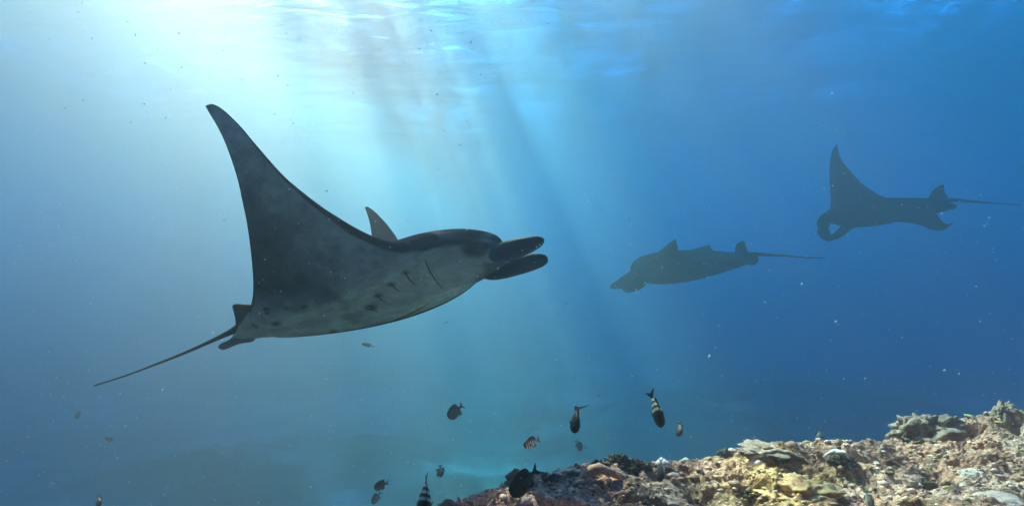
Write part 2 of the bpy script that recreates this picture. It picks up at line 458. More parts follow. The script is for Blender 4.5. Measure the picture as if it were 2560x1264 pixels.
boulder('turf_or_shade_knob', 'dark weedy lump in the smooth slope at the lower right', 'coral', 2310, 1216, 66, 16, 10, M_TURF_SHADE, 0.5, 0.4, group='dark knobs on the reef edge')
boulder('turf_or_shade_knob', 'dark lump standing in for the shaded hollow under the left end of the ragged grey rock', 'coral', 2286, 1102, 60, 24, 21, M_TURF_SHADE, 0.45, 0.3, group='dark knobs on the reef edge')  # dark lump added as the shade of a hollow
boulder('turf_or_shade_knob', 'dark lump standing in for the shaded hollow in the middle of the ragged grey rock', 'coral', 2362, 1082, 56, 20, 22, M_TURF_SHADE, 0.45, 0.3, group='dark knobs on the reef edge')  # another added lump, dark in place of shade within the rock
# the tall rocks at the right
boulder('rock', 'long ragged grey rock with dark hollows on the right end of the reef edge', 'rock', 2330, 1096, 165, 40, 11, M_GREY, 0.6, 0.22, 0.15, ry=0.12, group='rocks on the reef edge', rot=-0.22)
boulder('rock', 'rounded pale-topped rock in the far right corner of the reef edge', 'rock', 2530, 1052, 72, 44, 12, M_GREY, 0.35, 0.10, 0.2, group='rocks on the reef edge')
boulder('rock', 'broad low rock rising behind the white shell', 'rock', 1930, 1132, 130, 11, 13, M_GREY, 0.5, 0.18, 0.2, group='rocks on the reef edge')
boulder('rock', 'knobbly pinkish rock at the left tip of the ledge beside the brown fish', 'rock', 1300, 1208, 70, 32, 14, M_TAN, 0.55, 0.3, 0.2, group='rocks on the reef edge')
boulder('rock', 'small round grey stone at the bottom edge below the pale branching coral', 'rock', 1119, 1272, 44, 24, 15, M_GREY, 0.12, 0.08, 0.2, group='rocks on the reef edge')
boulder('rock', 'humped tan rock with pale yellow growth on the near ledge', 'rock', 2010, 1238, 190, 32, 16, coral_mat('yellow_growth', (0.36, 0.165, 0.075), (0.58, 0.36, 0.17), scale=18), 0.5, 0.18, 0.35, group='rocks on the reef edge')
boulder('rock', 'smooth pale stone half sunk in the slope at the right', 'rock', 2440, 1190, 62, 18, 17, coral_mat('pale_stone', (0.5, 0.34, 0.28), (0.7, 0.5, 0.42), scale=10), 0.2, 0.05, 0.3, group='rocks on the reef edge')
boulder('rock', 'flat sandy slab in the bottom right corner', 'rock', 2520, 1262, 130, 22, 18, coral_mat('sandy_slab', (0.55, 0.34, 0.27), (0.70, 0.47, 0.38), scale=8, bump=0.3), 0.15, 0.05, 0.3, group='rocks on the reef edge')
boulder('pale_coral', 'little pale cap on the dark knob at the middle of the reef edge', 'coral', 1833, 1132, 24, 10, 19, M_PALE, 0.2, 0.1, 0.0)


# ------------------------------------------------------------------ manta rays
M_SKIN = skin_mat('manta_skin', 0.65, 0.0, 7.0, 0.45, 0.25, 55.0)
M_DARK = skin_mat('manta_dark_skin', 0.45, 0.06, 9.0, 0.25, 0.10, 40.0)
M_FAR = skin_mat('manta_back_skin', 0.9, 0.0, 6.0, 0.3, 0.1, 30.0)
M_EYE = skin_mat('manta_eye', 0.15, 0.25, 3.0, 0.1, 0.0)

def loft_body(name, keys, up, parent, org, n_span=150, n_ch=56, colour=None, mat=None):
    """keys: rows (LE xyz, TE xyz, t_up, t_low, fullness); a closed skin that runs from one wing tip to the other"""
    rows = []
    for k in keys:
        rows.append(list(k[0]) + list(k[1]) + [k[2], k[3], k[4]])
    S, par = catmull(rows, n_span)
    LE = S[:, 0:3]; TE = S[:, 3:6]; tu = np.maximum(S[:, 6], 0.002); tl = np.maximum(S[:, 7], 0.002); full = np.clip(S[:, 8], 0, 1)
    mid = 0.5 * (LE + TE)
    d = np.gradient(mid, axis=0)
    d = d / np.linalg.norm(d, axis=1)[:, None]
    kw = max(4, n_span // 50); ker = np.ones(2 * kw + 1) / (2 * kw + 1)
    dp = np.vstack([np.repeat(d[:1], kw, 0), d, np.repeat(d[-1:], kw, 0)])
    d = np.stack([np.convolve(dp[:, i], ker, 'valid') for i in range(3)], 1)
    c = TE - LE
    nrm = np.cross(c, d); nrm /= np.linalg.norm(nrm, axis=1)[:, None] + 1e-9
    m0 = int(np.argmax(tu))
    if nrm[m0] @ np.asarray(up) < 0: nrm[m0] *= -1
    for i in list(range(m0 + 1, n_span)): 
        if nrm[i] @ nrm[i - 1] < 0: nrm[i] *= -1
    for i in list(range(m0 - 1, -1, -1)):
        if nrm[i] @ nrm[i + 1] < 0: nrm[i] *= -1
    th = np.linspace(0, 2 * math.pi, n_ch, endpoint=False)
    u = 0.5 * (1 - np.cos(th))                         # 0 at the leading edge, 1 at the trailing edge
    wing = 2.35 * np.sqrt(np.clip(u, 0, 1)) * (1 - u) ** 0.9 * 0.92
    body = np.clip(np.sin(math.pi * np.clip(u, 0, 1) ** 0.52), 0, 1) ** 0.62
    low = np.clip(np.sin(math.pi * np.clip(u, 0, 1) ** 0.74), 0, 1) ** 0.85
    body = np.where(th < math.pi, np.clip(np.sin(math.pi * np.clip(u, 0, 1) ** 0.47), 0, 1) ** 0.62, low)
    prof = wing[None] * (1 - full[:, None]) + body[None] * full[:, None]
    kn = np.hanning(33); kn /= kn.sum()
    npad = np.vstack([np.repeat(nrm[:1], 16, 0), nrm, np.repeat(nrm[-1:], 16, 0)])
    nrm = np.stack([np.convolve(npad[:, i], kn, 'valid') for i in range(3)], 1)
    nrm /= np.linalg.norm(nrm, axis=1)[:, None]
    top = (th < math.pi)
    sgn = np.where(top, 1.0, -1.0)
    amt = np.where(top[None], tu[:, None], tl[:, None]) * prof * sgn[None]
    V = LE[:, None, :] + u[None, :, None] * c[:, None, :] + nrm[:, None, :] * amt[..., None]
    faces = grid_faces(n_span, n_ch, True)
    nv = n_span * n_ch
    Vf = V.reshape(-1, 3)
    F = [tuple(f) for f in faces] + [tuple(range(n_ch))[::-1], tuple(range(nv - n_ch, nv))]
    U = np.broadcast_to(u[None], (n_span, n_ch)).reshape(-1)
    PAR = np.broadcast_to(par[:, None], (n_span, n_ch)).reshape(-1)
    TOP = np.broadcast_to(top[None], (n_span, n_ch)).reshape(-1)
    tint = colour(Vf, U, PAR, TOP)
    return mesh_obj(name, Vf, F, mat or M_SKIN, parent, True, tint, org)

def tube(name, pts, rad, mat, parent, org, tint, n=40, m=16, flat=None, roll=None):
    """a tapered limb along pts; rad rows (r_a, r_b): half height along roll, half width across it"""
    rows = [list(p) + list(r) for p, r in zip(pts, rad)]
    S, par = catmull(rows, n)
    C = S[:, :3]; ra = np.maximum(S[:, 3], 0.0008); rb = np.maximum(S[:, 4], 0.0008)
    t = np.gradient(C, axis=0); t /= np.linalg.norm(t, axis=1)[:, None]
    rl = np.asarray(roll if roll is not None else (0, 0, 1.0), dtype=float)
    a = rl[None] - t * (t @ rl)[:, None]; a /= np.linalg.norm(a, axis=1)[:, None]
    b = np.cross(t, a)
    th = np.linspace(0, 2 * math.pi, m, endpoint=False)
    V = C[:, None] + a[:, None] * (ra[:, None] * np.cos(th)[None])[..., None] + b[:, None] * (rb[:, None] * np.sin(th)[None])[..., None]
    F = [tuple(f) for f in grid_faces(n, m, True)] + [tuple(range(m))[::-1], tuple(range(n * m - m, n * m))]
    Vf = V.reshape(-1, 3)
    tc = np.tile(np.asarray(tint, dtype=float), (len(Vf), 1)) if not callable(tint) else tint(Vf, np.repeat(par, m) / (len(pts) - 1))
    return mesh_obj(name, Vf, F, mat, parent, True, tc, org)

def fin_plate(name, outline, nrm, thick, mat, parent, org, tint):
    """a fin: outline in space, swelling to full thickness in the middle"""
    O = np.asarray([list(p) for p in outline], dtype=float)
    k = len(O); c = O.mean(0); nrm = np.asarray(nrm, dtype=float); nrm = nrm / np.linalg.norm(nrm)
    rings = [(1.0, 0.12), (0.9, 0.55), (0.6, 0.9), (0.25, 1.0)]
    V = []; F = []
    for s in (1, -1):
        for q, h in rings:
            for p in O: V.append(c + (p - c) * q + nrm * s * thick * 0.5 * h)
        V.append(c + nrm * s * thick * 0.5)
    R = len(rings); blk = R * k + 1
    for si in (0, 1):
        b0 = si * blk
        for r in range(R - 1):
            for i in range(k):
                j = (i + 1) % k
                f = (b0 + r * k + i, b0 + r * k + j, b0 + (r + 1) * k + j, b0 + (r + 1) * k + i)
                F.append(f if si == 0 else f[::-1])
        for i in range(k):
            f = (b0 + (R - 1) * k + i, b0 + (R - 1) * k + (i + 1) % k, b0 + R * k)
            F.append(f if si == 0 else f[::-1])
    for i in range(k):
        j = (i + 1) % k
        F.append((i, blk + i, blk + j, j))
    return mesh_obj(name, V, F, mat, parent, True, np.tile(np.asarray(tint, float), (len(V), 1)), org)

def curve_pts(pts, n=24):
    return [Vector(p) for p in catmull([list(p) for p in pts], n)[0]]

DARK = (0.016, 0.015, 0.016)
BELLY = (0.25, 0.39, 0.40)

NEAR = 0.74                          # the near ray is a young one, under three metres across
def near_manta():
    def P(px, py, d):
        return globals()['P'](px, py, d * NEAR)
    up = np.array([0.12, -0.50, 0.84])
    R = np.array([-0.18, -0.92, 0.31]); R /= np.linalg.norm(R)      # its right side, turned to us and lifted
    K = []
    def k(le, te, tu, tl, full): K.append((np.array(P(*le)), np.array(P(*te)), tu * NEAR, tl * NEAR, full))
    k((514, 264, 3.36), (515, 268, 3.36), .003, .003, 0)
    k((533, 261, 3.38), (525, 286, 3.38), .006, .005, 0)
    k((562, 278, 3.40), (541, 312, 3.40), .009, .007, 0)
    k((603, 318, 3.45), (560, 350, 3.45), .013, .010, 0)
    k((640, 362, 3.50), (576, 392, 3.50), .017, .013, 0)
    k((702, 433, 3.58), (594, 448, 3.60), .024, .018, 0)
    k((743, 470, 3.65), (605, 498, 3.68), .030, .022, 0)
    k((805, 518, 3.74), (617, 556, 3.80), .036, .028, 0)
    k((850, 547, 3.80), (625, 612, 3.92), .042, .034, 0)
    k((891, 572, 3.86), (631, 670, 4.04), .050, .042, .1)
    k((932, 593, 3.92), (633, 716, 4.16), .062, .054, .2)
    k((973, 609, 3.97), (630, 752, 4.28), .080, .088, .32)
    k((1012, 615, 4.01), (620, 780, 4.38), .095, .115, .42)
    k((1056, 613, 4.04), (605, 804, 4.48), .120, .135, .55)
    k((1113, 601, 4.07), (593, 820, 4.57), .140, .135, .7)
    k((1188, 597, 4.10), (588, 832, 4.65), .150, .125, .85)
    k((1252, 612, 4.18), (583, 838, 4.71), .160, .115, .95)
    mid = (np.array(P(1270, 644, 4.30)), np.array(P(574, 853, 4.77)))
    K.append((mid[0], mid[1], .165 * NEAR, .115 * NEAR, 1))
    Fw = mid[0] - mid[1]; Fw /= np.linalg.norm(Fw)
    R = R - Fw * np.dot(R, Fw); R /= np.linalg.norm(R)
    def mir(p): return p - 2 * R * np.dot(p - mid[0], R)
    for i in (16, 15, 14, 13):
        a = K[i]
        K.append((mir(a[0]), mir(a[1]), a[2], a[3], a[4]))
    k((1052, 690, 5.0), (760, 760, 5.1), .085, .075, .4)
    k((1024, 664, 5.2), (850, 705, 5.25), .05, .045, .2)
    k((1004, 628, 5.4), (915, 650, 5.45), .035, .03, 0)
    k((994, 598, 5.55), (930, 606, 5.55), .022, .018, 0)
    k((974, 569, 5.65), (928, 580, 5.65), .018, .014, 0)
    k((956, 548, 5.73), (925, 560, 5.73), .012, .010, 0)
    k((936, 528, 5.8), (919, 538, 5.8), .008, .006, 0)
    k((920, 517, 5.85), (914, 524, 5.85), .005, .004, 0)
    k((913, 517, 5.86), (912, 519, 5.86), .003, .003, 0)
    org = P(900, 740, 4.5)
    root = thing('manta_ray', 'large near manta ray with dark wing raised, mouth lobes open to the right', 'manta ray', org, 'manta rays gliding over the reef')
    nK = len(K)
    spots = [((665, 772, 8), .95), ((672, 772, 6), .8), ((668, 782, 7), .9), ((716, 770, 7), .8), ((760, 766, 9), .9), ((690, 809, 10), 1.0),
             ((634, 812, 6), .8), ((640, 817, 6), .7), ((834, 828, 10), .8), ((700, 728, 7), .7), ((690, 706, 6), .5), ((790, 748, 8), .5),
             ((927, 768, 12), .9), ((945, 739, 9), .9), ((978, 711, 9), .9), ((1013, 681, 8), .8), ((880, 795, 22), .45), ((860, 770, 12), .25)]
    def colour(V, U, PAR, TOP):
        px = 1280 + V[:, 0] / V[:, 1] * F_PX; py = 632 - V[:, 2] / V[:, 1] * F_PX
        n1 = fbm(px * 0.012, py * 0.012, 5, 4); n2 = fbm(px * 0.05, py * 0.05, 8, 3)
        dark = np.zeros(len(V))
        near = PAR < 17
        # dark margin along the leading edge and a thin one behind
        wEdge = 0.032 + 0.022 * np.clip((PAR - 4) / 4, 0, 1) - 0.045 * np.clip((PAR - 8.5) / 4, 0, 1) + 0.010 * n2
        lead = np.clip(1 - (U - wEdge) / 0.018, 0, 1) * (PAR < 15.5)
        trail = np.clip((U - 0.965 + 0.01 * n2) / 0.025, 0, 1) * (PAR < 12)
        dark = np.maximum(lead, trail * 0.9)
        # the dusky outer and hind part of the underside
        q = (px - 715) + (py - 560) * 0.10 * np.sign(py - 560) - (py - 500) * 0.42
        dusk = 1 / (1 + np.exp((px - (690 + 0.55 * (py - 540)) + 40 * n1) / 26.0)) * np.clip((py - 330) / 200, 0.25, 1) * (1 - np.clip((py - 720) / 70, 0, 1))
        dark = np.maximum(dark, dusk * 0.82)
        for (sx, sy, r), w in spots:
            e = ((px - sx) / (r * 1.2)) ** 2 + ((py - sy) / (r * 0.68)) ** 2
            dark = np.maximum(dark, w * np.exp(-e ** 2.2))
        # the black chin and patch round the eye
        chin = 1 / (1 + np.exp(-(px - (1216 - 0.55 * (py - 664) + 14 * n2)) / 7.0)) * (py > 655)
        eye = np.exp(-(((px - 1186) / 38) ** 2 + ((py - 618) / 26) ** 2) ** 3)
        dark = np.maximum(dark, np.maximum(chin * 0.9, eye))
        t = np.outer(1 - dark, BELLY) + np.outer(dark, DARK)
        n3 = fbm(px * 0.16, py * 0.16, 15, 3); n4 = vnoise(px * 0.33, py * 0.33, 17)
        t *= (1 + 0.25 * n2 + 0.22 * n3 + 0.16 * n1)[:, None]
        fleck = np.clip((n4 - 0.93) * 14, 0, 1)[:, None] * 0.6
        t = t * (1 - fleck) + np.array((.34, .36, .32)) * fleck
        scar = np.exp(-((px - 745 + 0.55 * (py - 600)) / 2.2) ** 2) * (np.abs(py - 600) < 34) + np.exp(-((py - 690 - 0.2 * (px - 840)) / 2.0) ** 2) * (np.abs(px - 840) < 26)
        t = t * (1 - 0.35 * scar[:, None]) + np.array((.32, .34, .31)) * 0.35 * scar[:, None]
        back = np.asarray(DARK) * 1.8
        t[TOP] = back
        # pale shoulder patch on the back, also painted in for the head highlights
        sh = TOP & (np.abs(PAR - 17) < 3.2)
        pale = np.exp(-(((px - 1100) / 45) ** 2 + ((py - 588) / 8) ** 2)) * 0.8 + 0.5 * np.exp(-(((px - 1218) / 16) ** 2 + ((py - 588) / 5) ** 2))
        t[sh] = back * (1 - pale[sh, None]) + np.array((.42, .36, .32)) * pale[sh, None]
        t[PAR > 20.5] = np.array((0.007, 0.008, 0.010))
        cheek = np.exp(-(((px - 1228) / 15) ** 2 + ((py - 628) / 20) ** 2) ** 1.5) * (PAR > 12) * (PAR < 18) * (~TOP) * 0.55
        t = t * (1 - cheek[:, None]) + np.array((.36, .46, .56)) * cheek[:, None]
        brow_glint = np.exp(-(((px - 1213) / 19) ** 2 + ((py - 602 - 0.12 * (px - 1213)) / 5.5) ** 2)) * (PAR > 13) * (PAR < 18)  # highlight above the eye, painted into the skin tint
        t = t * (1 - 0.8 * brow_glint[:, None]) + np.array((.45, .43, .40)) * 0.8 * brow_glint[:, None]
        return np.clip(t, 0.008, 1)
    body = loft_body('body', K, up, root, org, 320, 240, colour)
    # rolled lobes beside the mouth
    def lobe(c, r, tip_t):
        def tc(V, s): 
            k_ = np.clip((s - 0.0) / 0.18, 0, 1)
            return np.outer(1 - k_, (0.10, 0.11, 0.12)) + np.outer(k_, (0.008, 0.007, 0.008))
        return tube('cephalic_lobe', [P(*q) for q in c], [(a_ * NEAR, b_ * NEAR) for a_, b_ in r], M_DARK, root, org, tc, 44, 22, roll=(0.25, -0.25, 0.93))
    lobe([(1226, 640, 4.26), (1242, 636, 4.17), (1260, 629, 4.10), (1290, 621, 4.05), (1322, 612, 4.02), (1345, 604, 4.01), (1357, 600, 4.0), (1361, 599, 4.0)],
         [(.028, .03), (.055, .045), (.063, .045), (.060, .042), (.050, .036), (.036, .028), (.018, .015), (.003, .003)], 0)
    lobe([(1200, 676, 4.44), (1224, 678, 4.42), (1255, 673, 4.42), (1290, 665, 4.4), (1325, 656, 4.38), (1352, 650, 4.37), (1366, 647, 4.36), (1370, 646, 4.36)],
         [(.035, .04), (.058, .05), (.064, .05), (.062, .048), (.058, .042), (.045, .034), (.026, .02), (.004, .004)], 0)
    # eye
    def ball(name, c, r, mat, tint, sq=(1, 1, 1)):
        n, m = 12, 18
        V = []
        for i in range(n + 1):
            a = math.pi * i / n
            for j in range(m):
                b = 2 * math.pi * j / m
                V.append((c[0] + r * sq[0] * math.sin(a) * math.cos(b), c[1] + r * sq[1] * math.sin(a) * math.sin(b), c[2] + r * sq[2] * math.cos(a)))
        return mesh_obj(name, V, grid_faces(n + 1, m, True), mat, root, True, np.tile(np.asarray(tint, float), (len(V), 1)), org)
    from mathutils.bvhtree import BVHTree
    bvh = BVHTree.FromPolygons([v.co + org for v in body.data.vertices], [list(p.vertices) for p in body.data.polygons])
    ed = P(1202, 618, 1.0).normalized()
    eh = bvh.ray_cast(Vector((0, 0, 0)), ed)[0] or P(1204, 616, 4.08)
    ball('eye', eh + ed * 0.012 * NEAR, 0.044 * NEAR, M_EYE, (0.02, 0.02, 0.02), (1.0, .75, .68))
    # tail, dorsal fin, pelvic fins
    tp = [(640, 800, 4.66), (600, 818, 4.72), (575, 830, 4.76), (530, 851, 4.82), (470, 878, 4.88), (400, 906, 4.96), (320, 936, 5.03), (236, 963, 5.1)]
    tube('tail', [P(*q) for q in tp], [(a_ * NEAR, b_ * NEAR) for a_, b_ in [(.05, .05), (.034, .034), (.022, .02), (.0145, .014), (.011, .011), (.0085, .0085), (.0065, .0065), (.007, .007)]], M_DARK, root, org, DARK, 60, 12)
    fin_plate('dorsal_fin', curve_pts([P(590, 826, 4.70), P(588, 796, 4.70), P(583, 775, 4.70), P(581, 764, 4.7), P(590, 759, 4.7), P(610, 760, 4.7), P(632, 764, 4.68), P(650, 790, 4.66), P(630, 815, 4.68), P(592, 827, 4.70)], 36), (-.1, 1, .3), .022, M_DARK, root, org, DARK)
    fin_plate('pelvic_fin', curve_pts([P(640, 838, 4.72), P(596, 836, 4.74), P(570, 850, 4.75), P(552, 858, 4.75), P(546, 866, 4.75), P(549, 871, 4.75), P(560, 874, 4.75), P(578, 867, 4.74), P(598, 859, 4.73), P(632, 853, 4.72), P(640, 840, 4.72)], 36), (0.1, -1, .1), .022, M_SKIN, root, org, (0.22, 0.22, 0.21))
    # gill slits on the underside
    for q in ([(1063, 650), (1074, 676), (1091, 703), (1104, 718)], [(1011, 678), (1018, 690), (1027, 702), (1038, 712)], [(975, 706), (982, 714), (990, 722), (1000, 729)],
              [(941, 736), (948, 744), (956, 750), (964, 754)], [(922, 764), (930, 771), (938, 776), (944, 779)]):
        GILLS.append((q, root, org, body))
    for q in ([(1012, 790), (1040, 776), (1062, 764), (1075, 756)], [(985, 800), (1005, 792), (1028, 783), (1052, 770)]):
        GILLS.append((q, root, org, body))
    return root
GILLS = []
near_manta()

def place_gills():
    """thin dark slits laid along the belly skin, found by looking up the skin under each slit"""
    dg = bpy.context.evaluated_depsgraph_get()
    for q, root, org, body in GILLS:
        pts = []
        me = body.data
        from mathutils.bvhtree import BVHTree
        if 'bvh' not in place_gills.__dict__:
            place_gills.bvh = BVHTree.FromPolygons([v.co + org for v in me.vertices], [list(p.vertices) for p in me.polygons])
        for (px, py) in q:
            d = P(px, py, 1.0)
            h = place_gills.bvh.ray_cast(Vector((0, 0, 0)), d.normalized())
            if h[0] is not None: pts.append(h[0] - d.normalized() * 0.0005)
        if len(pts) >= 3:
            n = len(pts)
            rad = [(.001 + .0024 * math.sin(math.pi * min(1, (i + .6) / n)),) * 2 for i in range(n)]
            tube('gill_slit', pts, rad, M_DARK, root, org, (0.022, 0.018, 0.016), 16, 8, roll=(0.1, -1, 0.1))
place_gills()

def far_manta(label, keys, org, lobes, tail, dorsal, pelvic, up):
    K = [(np.array(P(*a)), np.array(P(*b)), tu, tl, f) for a, b, tu, tl, f in keys]
    root = thing('manta_ray', label, 'manta ray', org, 'manta rays gliding over the reef')
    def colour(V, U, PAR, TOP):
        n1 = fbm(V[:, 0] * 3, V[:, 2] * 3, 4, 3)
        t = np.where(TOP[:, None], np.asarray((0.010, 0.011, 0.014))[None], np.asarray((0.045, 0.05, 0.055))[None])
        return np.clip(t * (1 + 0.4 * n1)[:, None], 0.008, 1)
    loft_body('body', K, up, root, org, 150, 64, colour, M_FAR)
    for pts, rad in lobes:
        tube('cephalic_lobe', [P(*q) for q in pts], rad, M_FAR, root, org, (0.010, 0.011, 0.014), 30, 14)
    n = len(tail)
    tube('tail', [P(*q) for q in tail], [(0.034 * (1 - i / (n - 1)) ** 1.6 + 0.006,) * 2 for i in range(n)], M_FAR, root, org, (0.010, 0.011, 0.014), 40, 10)
    fin_plate('dorsal_fin', curve_pts([P(*q) for q in dorsal], 28), (0.05, 1, 0.1), .05, M_FAR, root, org, (0.010, 0.011, 0.014))
    fin_plate('pelvic_fin', curve_pts([P(*q) for q in pelvic], 28), (0.05, 1, 0.3), .05, M_FAR, root, org, (0.010, 0.011, 0.014))
    return root

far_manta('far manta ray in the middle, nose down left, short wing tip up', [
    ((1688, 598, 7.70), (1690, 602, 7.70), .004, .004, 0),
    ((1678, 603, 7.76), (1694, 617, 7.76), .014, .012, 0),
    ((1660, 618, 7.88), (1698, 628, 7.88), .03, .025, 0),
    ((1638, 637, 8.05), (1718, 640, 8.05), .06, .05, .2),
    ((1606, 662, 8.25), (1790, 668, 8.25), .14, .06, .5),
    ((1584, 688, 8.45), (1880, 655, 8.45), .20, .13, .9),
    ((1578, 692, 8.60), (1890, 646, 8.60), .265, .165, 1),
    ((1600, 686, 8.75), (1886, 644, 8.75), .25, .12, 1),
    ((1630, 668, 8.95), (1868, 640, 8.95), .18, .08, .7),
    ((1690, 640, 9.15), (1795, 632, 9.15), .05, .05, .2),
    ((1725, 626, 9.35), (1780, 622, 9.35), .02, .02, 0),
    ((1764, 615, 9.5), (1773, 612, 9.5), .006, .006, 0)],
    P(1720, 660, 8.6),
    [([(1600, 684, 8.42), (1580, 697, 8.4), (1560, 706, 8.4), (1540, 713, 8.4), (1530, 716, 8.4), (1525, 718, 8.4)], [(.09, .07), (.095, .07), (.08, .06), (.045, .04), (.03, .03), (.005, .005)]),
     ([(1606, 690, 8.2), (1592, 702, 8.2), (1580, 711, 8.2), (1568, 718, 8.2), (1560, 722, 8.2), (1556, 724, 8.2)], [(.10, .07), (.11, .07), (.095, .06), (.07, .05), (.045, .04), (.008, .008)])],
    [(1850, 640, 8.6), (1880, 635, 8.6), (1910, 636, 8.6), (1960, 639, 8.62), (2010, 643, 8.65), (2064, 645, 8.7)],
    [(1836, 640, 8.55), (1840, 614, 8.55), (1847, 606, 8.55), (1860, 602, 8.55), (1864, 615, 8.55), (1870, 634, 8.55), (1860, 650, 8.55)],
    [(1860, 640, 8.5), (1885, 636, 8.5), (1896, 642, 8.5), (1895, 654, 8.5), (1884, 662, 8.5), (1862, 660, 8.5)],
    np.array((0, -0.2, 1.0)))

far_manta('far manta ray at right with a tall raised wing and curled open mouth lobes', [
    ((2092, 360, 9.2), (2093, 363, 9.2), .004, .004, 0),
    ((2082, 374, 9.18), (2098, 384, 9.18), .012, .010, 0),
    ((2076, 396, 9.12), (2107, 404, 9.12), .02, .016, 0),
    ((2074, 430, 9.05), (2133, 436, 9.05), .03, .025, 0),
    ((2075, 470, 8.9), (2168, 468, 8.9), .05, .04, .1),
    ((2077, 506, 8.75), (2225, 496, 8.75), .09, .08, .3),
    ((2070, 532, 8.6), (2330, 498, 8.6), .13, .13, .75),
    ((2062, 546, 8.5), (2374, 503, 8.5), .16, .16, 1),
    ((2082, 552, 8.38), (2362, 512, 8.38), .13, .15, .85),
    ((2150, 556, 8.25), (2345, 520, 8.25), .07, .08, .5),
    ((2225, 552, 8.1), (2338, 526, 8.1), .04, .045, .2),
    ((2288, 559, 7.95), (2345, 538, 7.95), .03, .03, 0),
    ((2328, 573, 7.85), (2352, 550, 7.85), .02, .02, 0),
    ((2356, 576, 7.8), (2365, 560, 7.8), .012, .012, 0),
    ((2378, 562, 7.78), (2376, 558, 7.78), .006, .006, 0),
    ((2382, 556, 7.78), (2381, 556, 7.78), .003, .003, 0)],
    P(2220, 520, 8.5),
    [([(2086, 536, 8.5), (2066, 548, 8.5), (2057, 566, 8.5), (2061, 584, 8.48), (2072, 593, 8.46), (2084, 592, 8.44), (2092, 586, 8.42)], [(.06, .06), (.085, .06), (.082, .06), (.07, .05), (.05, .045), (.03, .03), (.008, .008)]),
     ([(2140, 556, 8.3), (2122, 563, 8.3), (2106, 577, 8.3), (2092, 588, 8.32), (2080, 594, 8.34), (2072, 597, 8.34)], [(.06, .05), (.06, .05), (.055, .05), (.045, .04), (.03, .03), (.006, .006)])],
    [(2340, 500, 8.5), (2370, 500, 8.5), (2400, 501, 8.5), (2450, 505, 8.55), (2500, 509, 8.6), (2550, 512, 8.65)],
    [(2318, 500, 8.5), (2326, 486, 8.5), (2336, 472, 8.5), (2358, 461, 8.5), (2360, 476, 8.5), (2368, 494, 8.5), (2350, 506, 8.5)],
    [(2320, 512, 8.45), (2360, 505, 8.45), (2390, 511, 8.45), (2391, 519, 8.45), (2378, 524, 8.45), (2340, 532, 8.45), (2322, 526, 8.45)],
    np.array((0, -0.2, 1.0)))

# ------------------------------------------------------------------ small growth on the ledge
def arch(name, label, cat, pts, r, mat, m=12):
    q = [on_reef(px, py) + Vector((0, 0, h)) for px, py, h in pts]
    o = tube(name, q, [(ri, ri * 1.25) for ri in r], mat, None, q[0], (1, 1, 1), 40, m)
    o.location = q[0]
    me = o.data
    co = np.zeros(len(me.vertices) * 3, dtype=np.float32); me.vertices.foreach_get('co', co); co = co.reshape(-1, 3)
    d = np.array([mnoise.fractal(Vector(v) * 30, 0.8, 2.1, 3) for v in co]) * 0.006
    co[:, 2] += d; co[:, 0] += d * 0.6
    me.vertices.foreach_set('co', co.ravel()); me.update()
    return tag(o, label, cat)
arch('coral_arch', 'smooth tan coral arch curving over a dark hollow on the ledge', 'coral', [(1428, 1212, -.005), (1455, 1204, .01), (1475, 1200, .035), (1500, 1200, .045), (1530, 1200, .03), (1555, 1202, .0)], [.008, .014, .018, .018, .014, .006], M_TAN)
arch('pale_ridge', 'low whitish ridge along the reef edge left of the dark knobs', 'coral', [(1370, 1190, .0), (1400, 1186, .006), (1430, 1184, .01), (1455, 1182, .004)], [.006, .011, .011, .005], M_PALE)
arch('shell', 'bright white curved shell lying on the right slope', 'shell', [(2058, 1146, .01), (2074, 1145, .024), (2092, 1145, .030), (2110, 1146, .024), (2124, 1148, .006)], [.002, .008, .010, .008, .002], M_SHELL)
arch('coral_arch', 'thin pinkish coral rim at the top of the hump left of the white shell', 'coral', [(1880, 1146, .0), (1905, 1142, .014), (1940, 1140, .022), (1975, 1142, .018), (2010, 1146, .0)], [.005, .011, .012, .011, .005], M_PINK)

# the pale branching coral at the left end of the ledge
def branching(label, px0, py0, px1, py1, n, h_px, mat, seed, spread=0.03):
    r = random.Random(seed)
    a = on_reef(px0, py0); b = on_reef(px1, py1)
    root = thing('branching_coral', label, 'coral', a, 'branching corals on the reef')
    for i in range(n):
        f = (i + r.random()) / n
        c = a.lerp(b, f) + Vector((r.uniform(-1, 1) * spread, r.uniform(-1, 1) * spread, -0.01))
        s = c.y / F_PX
        hh = h_px * s * r.uniform(0.7, 1.25)
        d = Vector((r.uniform(-.7, .7), r.uniform(-.9, .5), 1)).normalized()
        e = c + d * hh
        k = c + d * hh * 0.5 + Vector((r.uniform(-1, 1), 0, r.uniform(-1, 1))) * hh * 0.12
        rad = hh * 0.14
        o = tube('branch', [c, k, c.lerp(e, .9), e], [(rad * 1.1, rad * 1.1), (rad, rad), (rad * .75, rad * .75), (rad * .2, rad * .2)], mat, root, a, (1, 1, 1), 8, 6)
    return root
branching('cream stubby branching coral running down the left end of the ledge', 1165, 1258, 1275, 1218, 110, 15, M_PALE, 3, 0.035)
branching('small clump of pale pink branching coral in front of the dark hollow at mid ledge', 1590, 1232, 1622, 1228, 26, 13, M_PALE, 5, 0.03)
branching('pale stubby coral band near the bottom edge right of the upright blue fish', 1700, 1226, 1790, 1198, 44, 9, M_PALE, 6, 0.03)
branching('cream coral streak below the reef edge left of the hump', 1800, 1190, 1880, 1172, 40, 9, M_PALE, 8, 0.03)

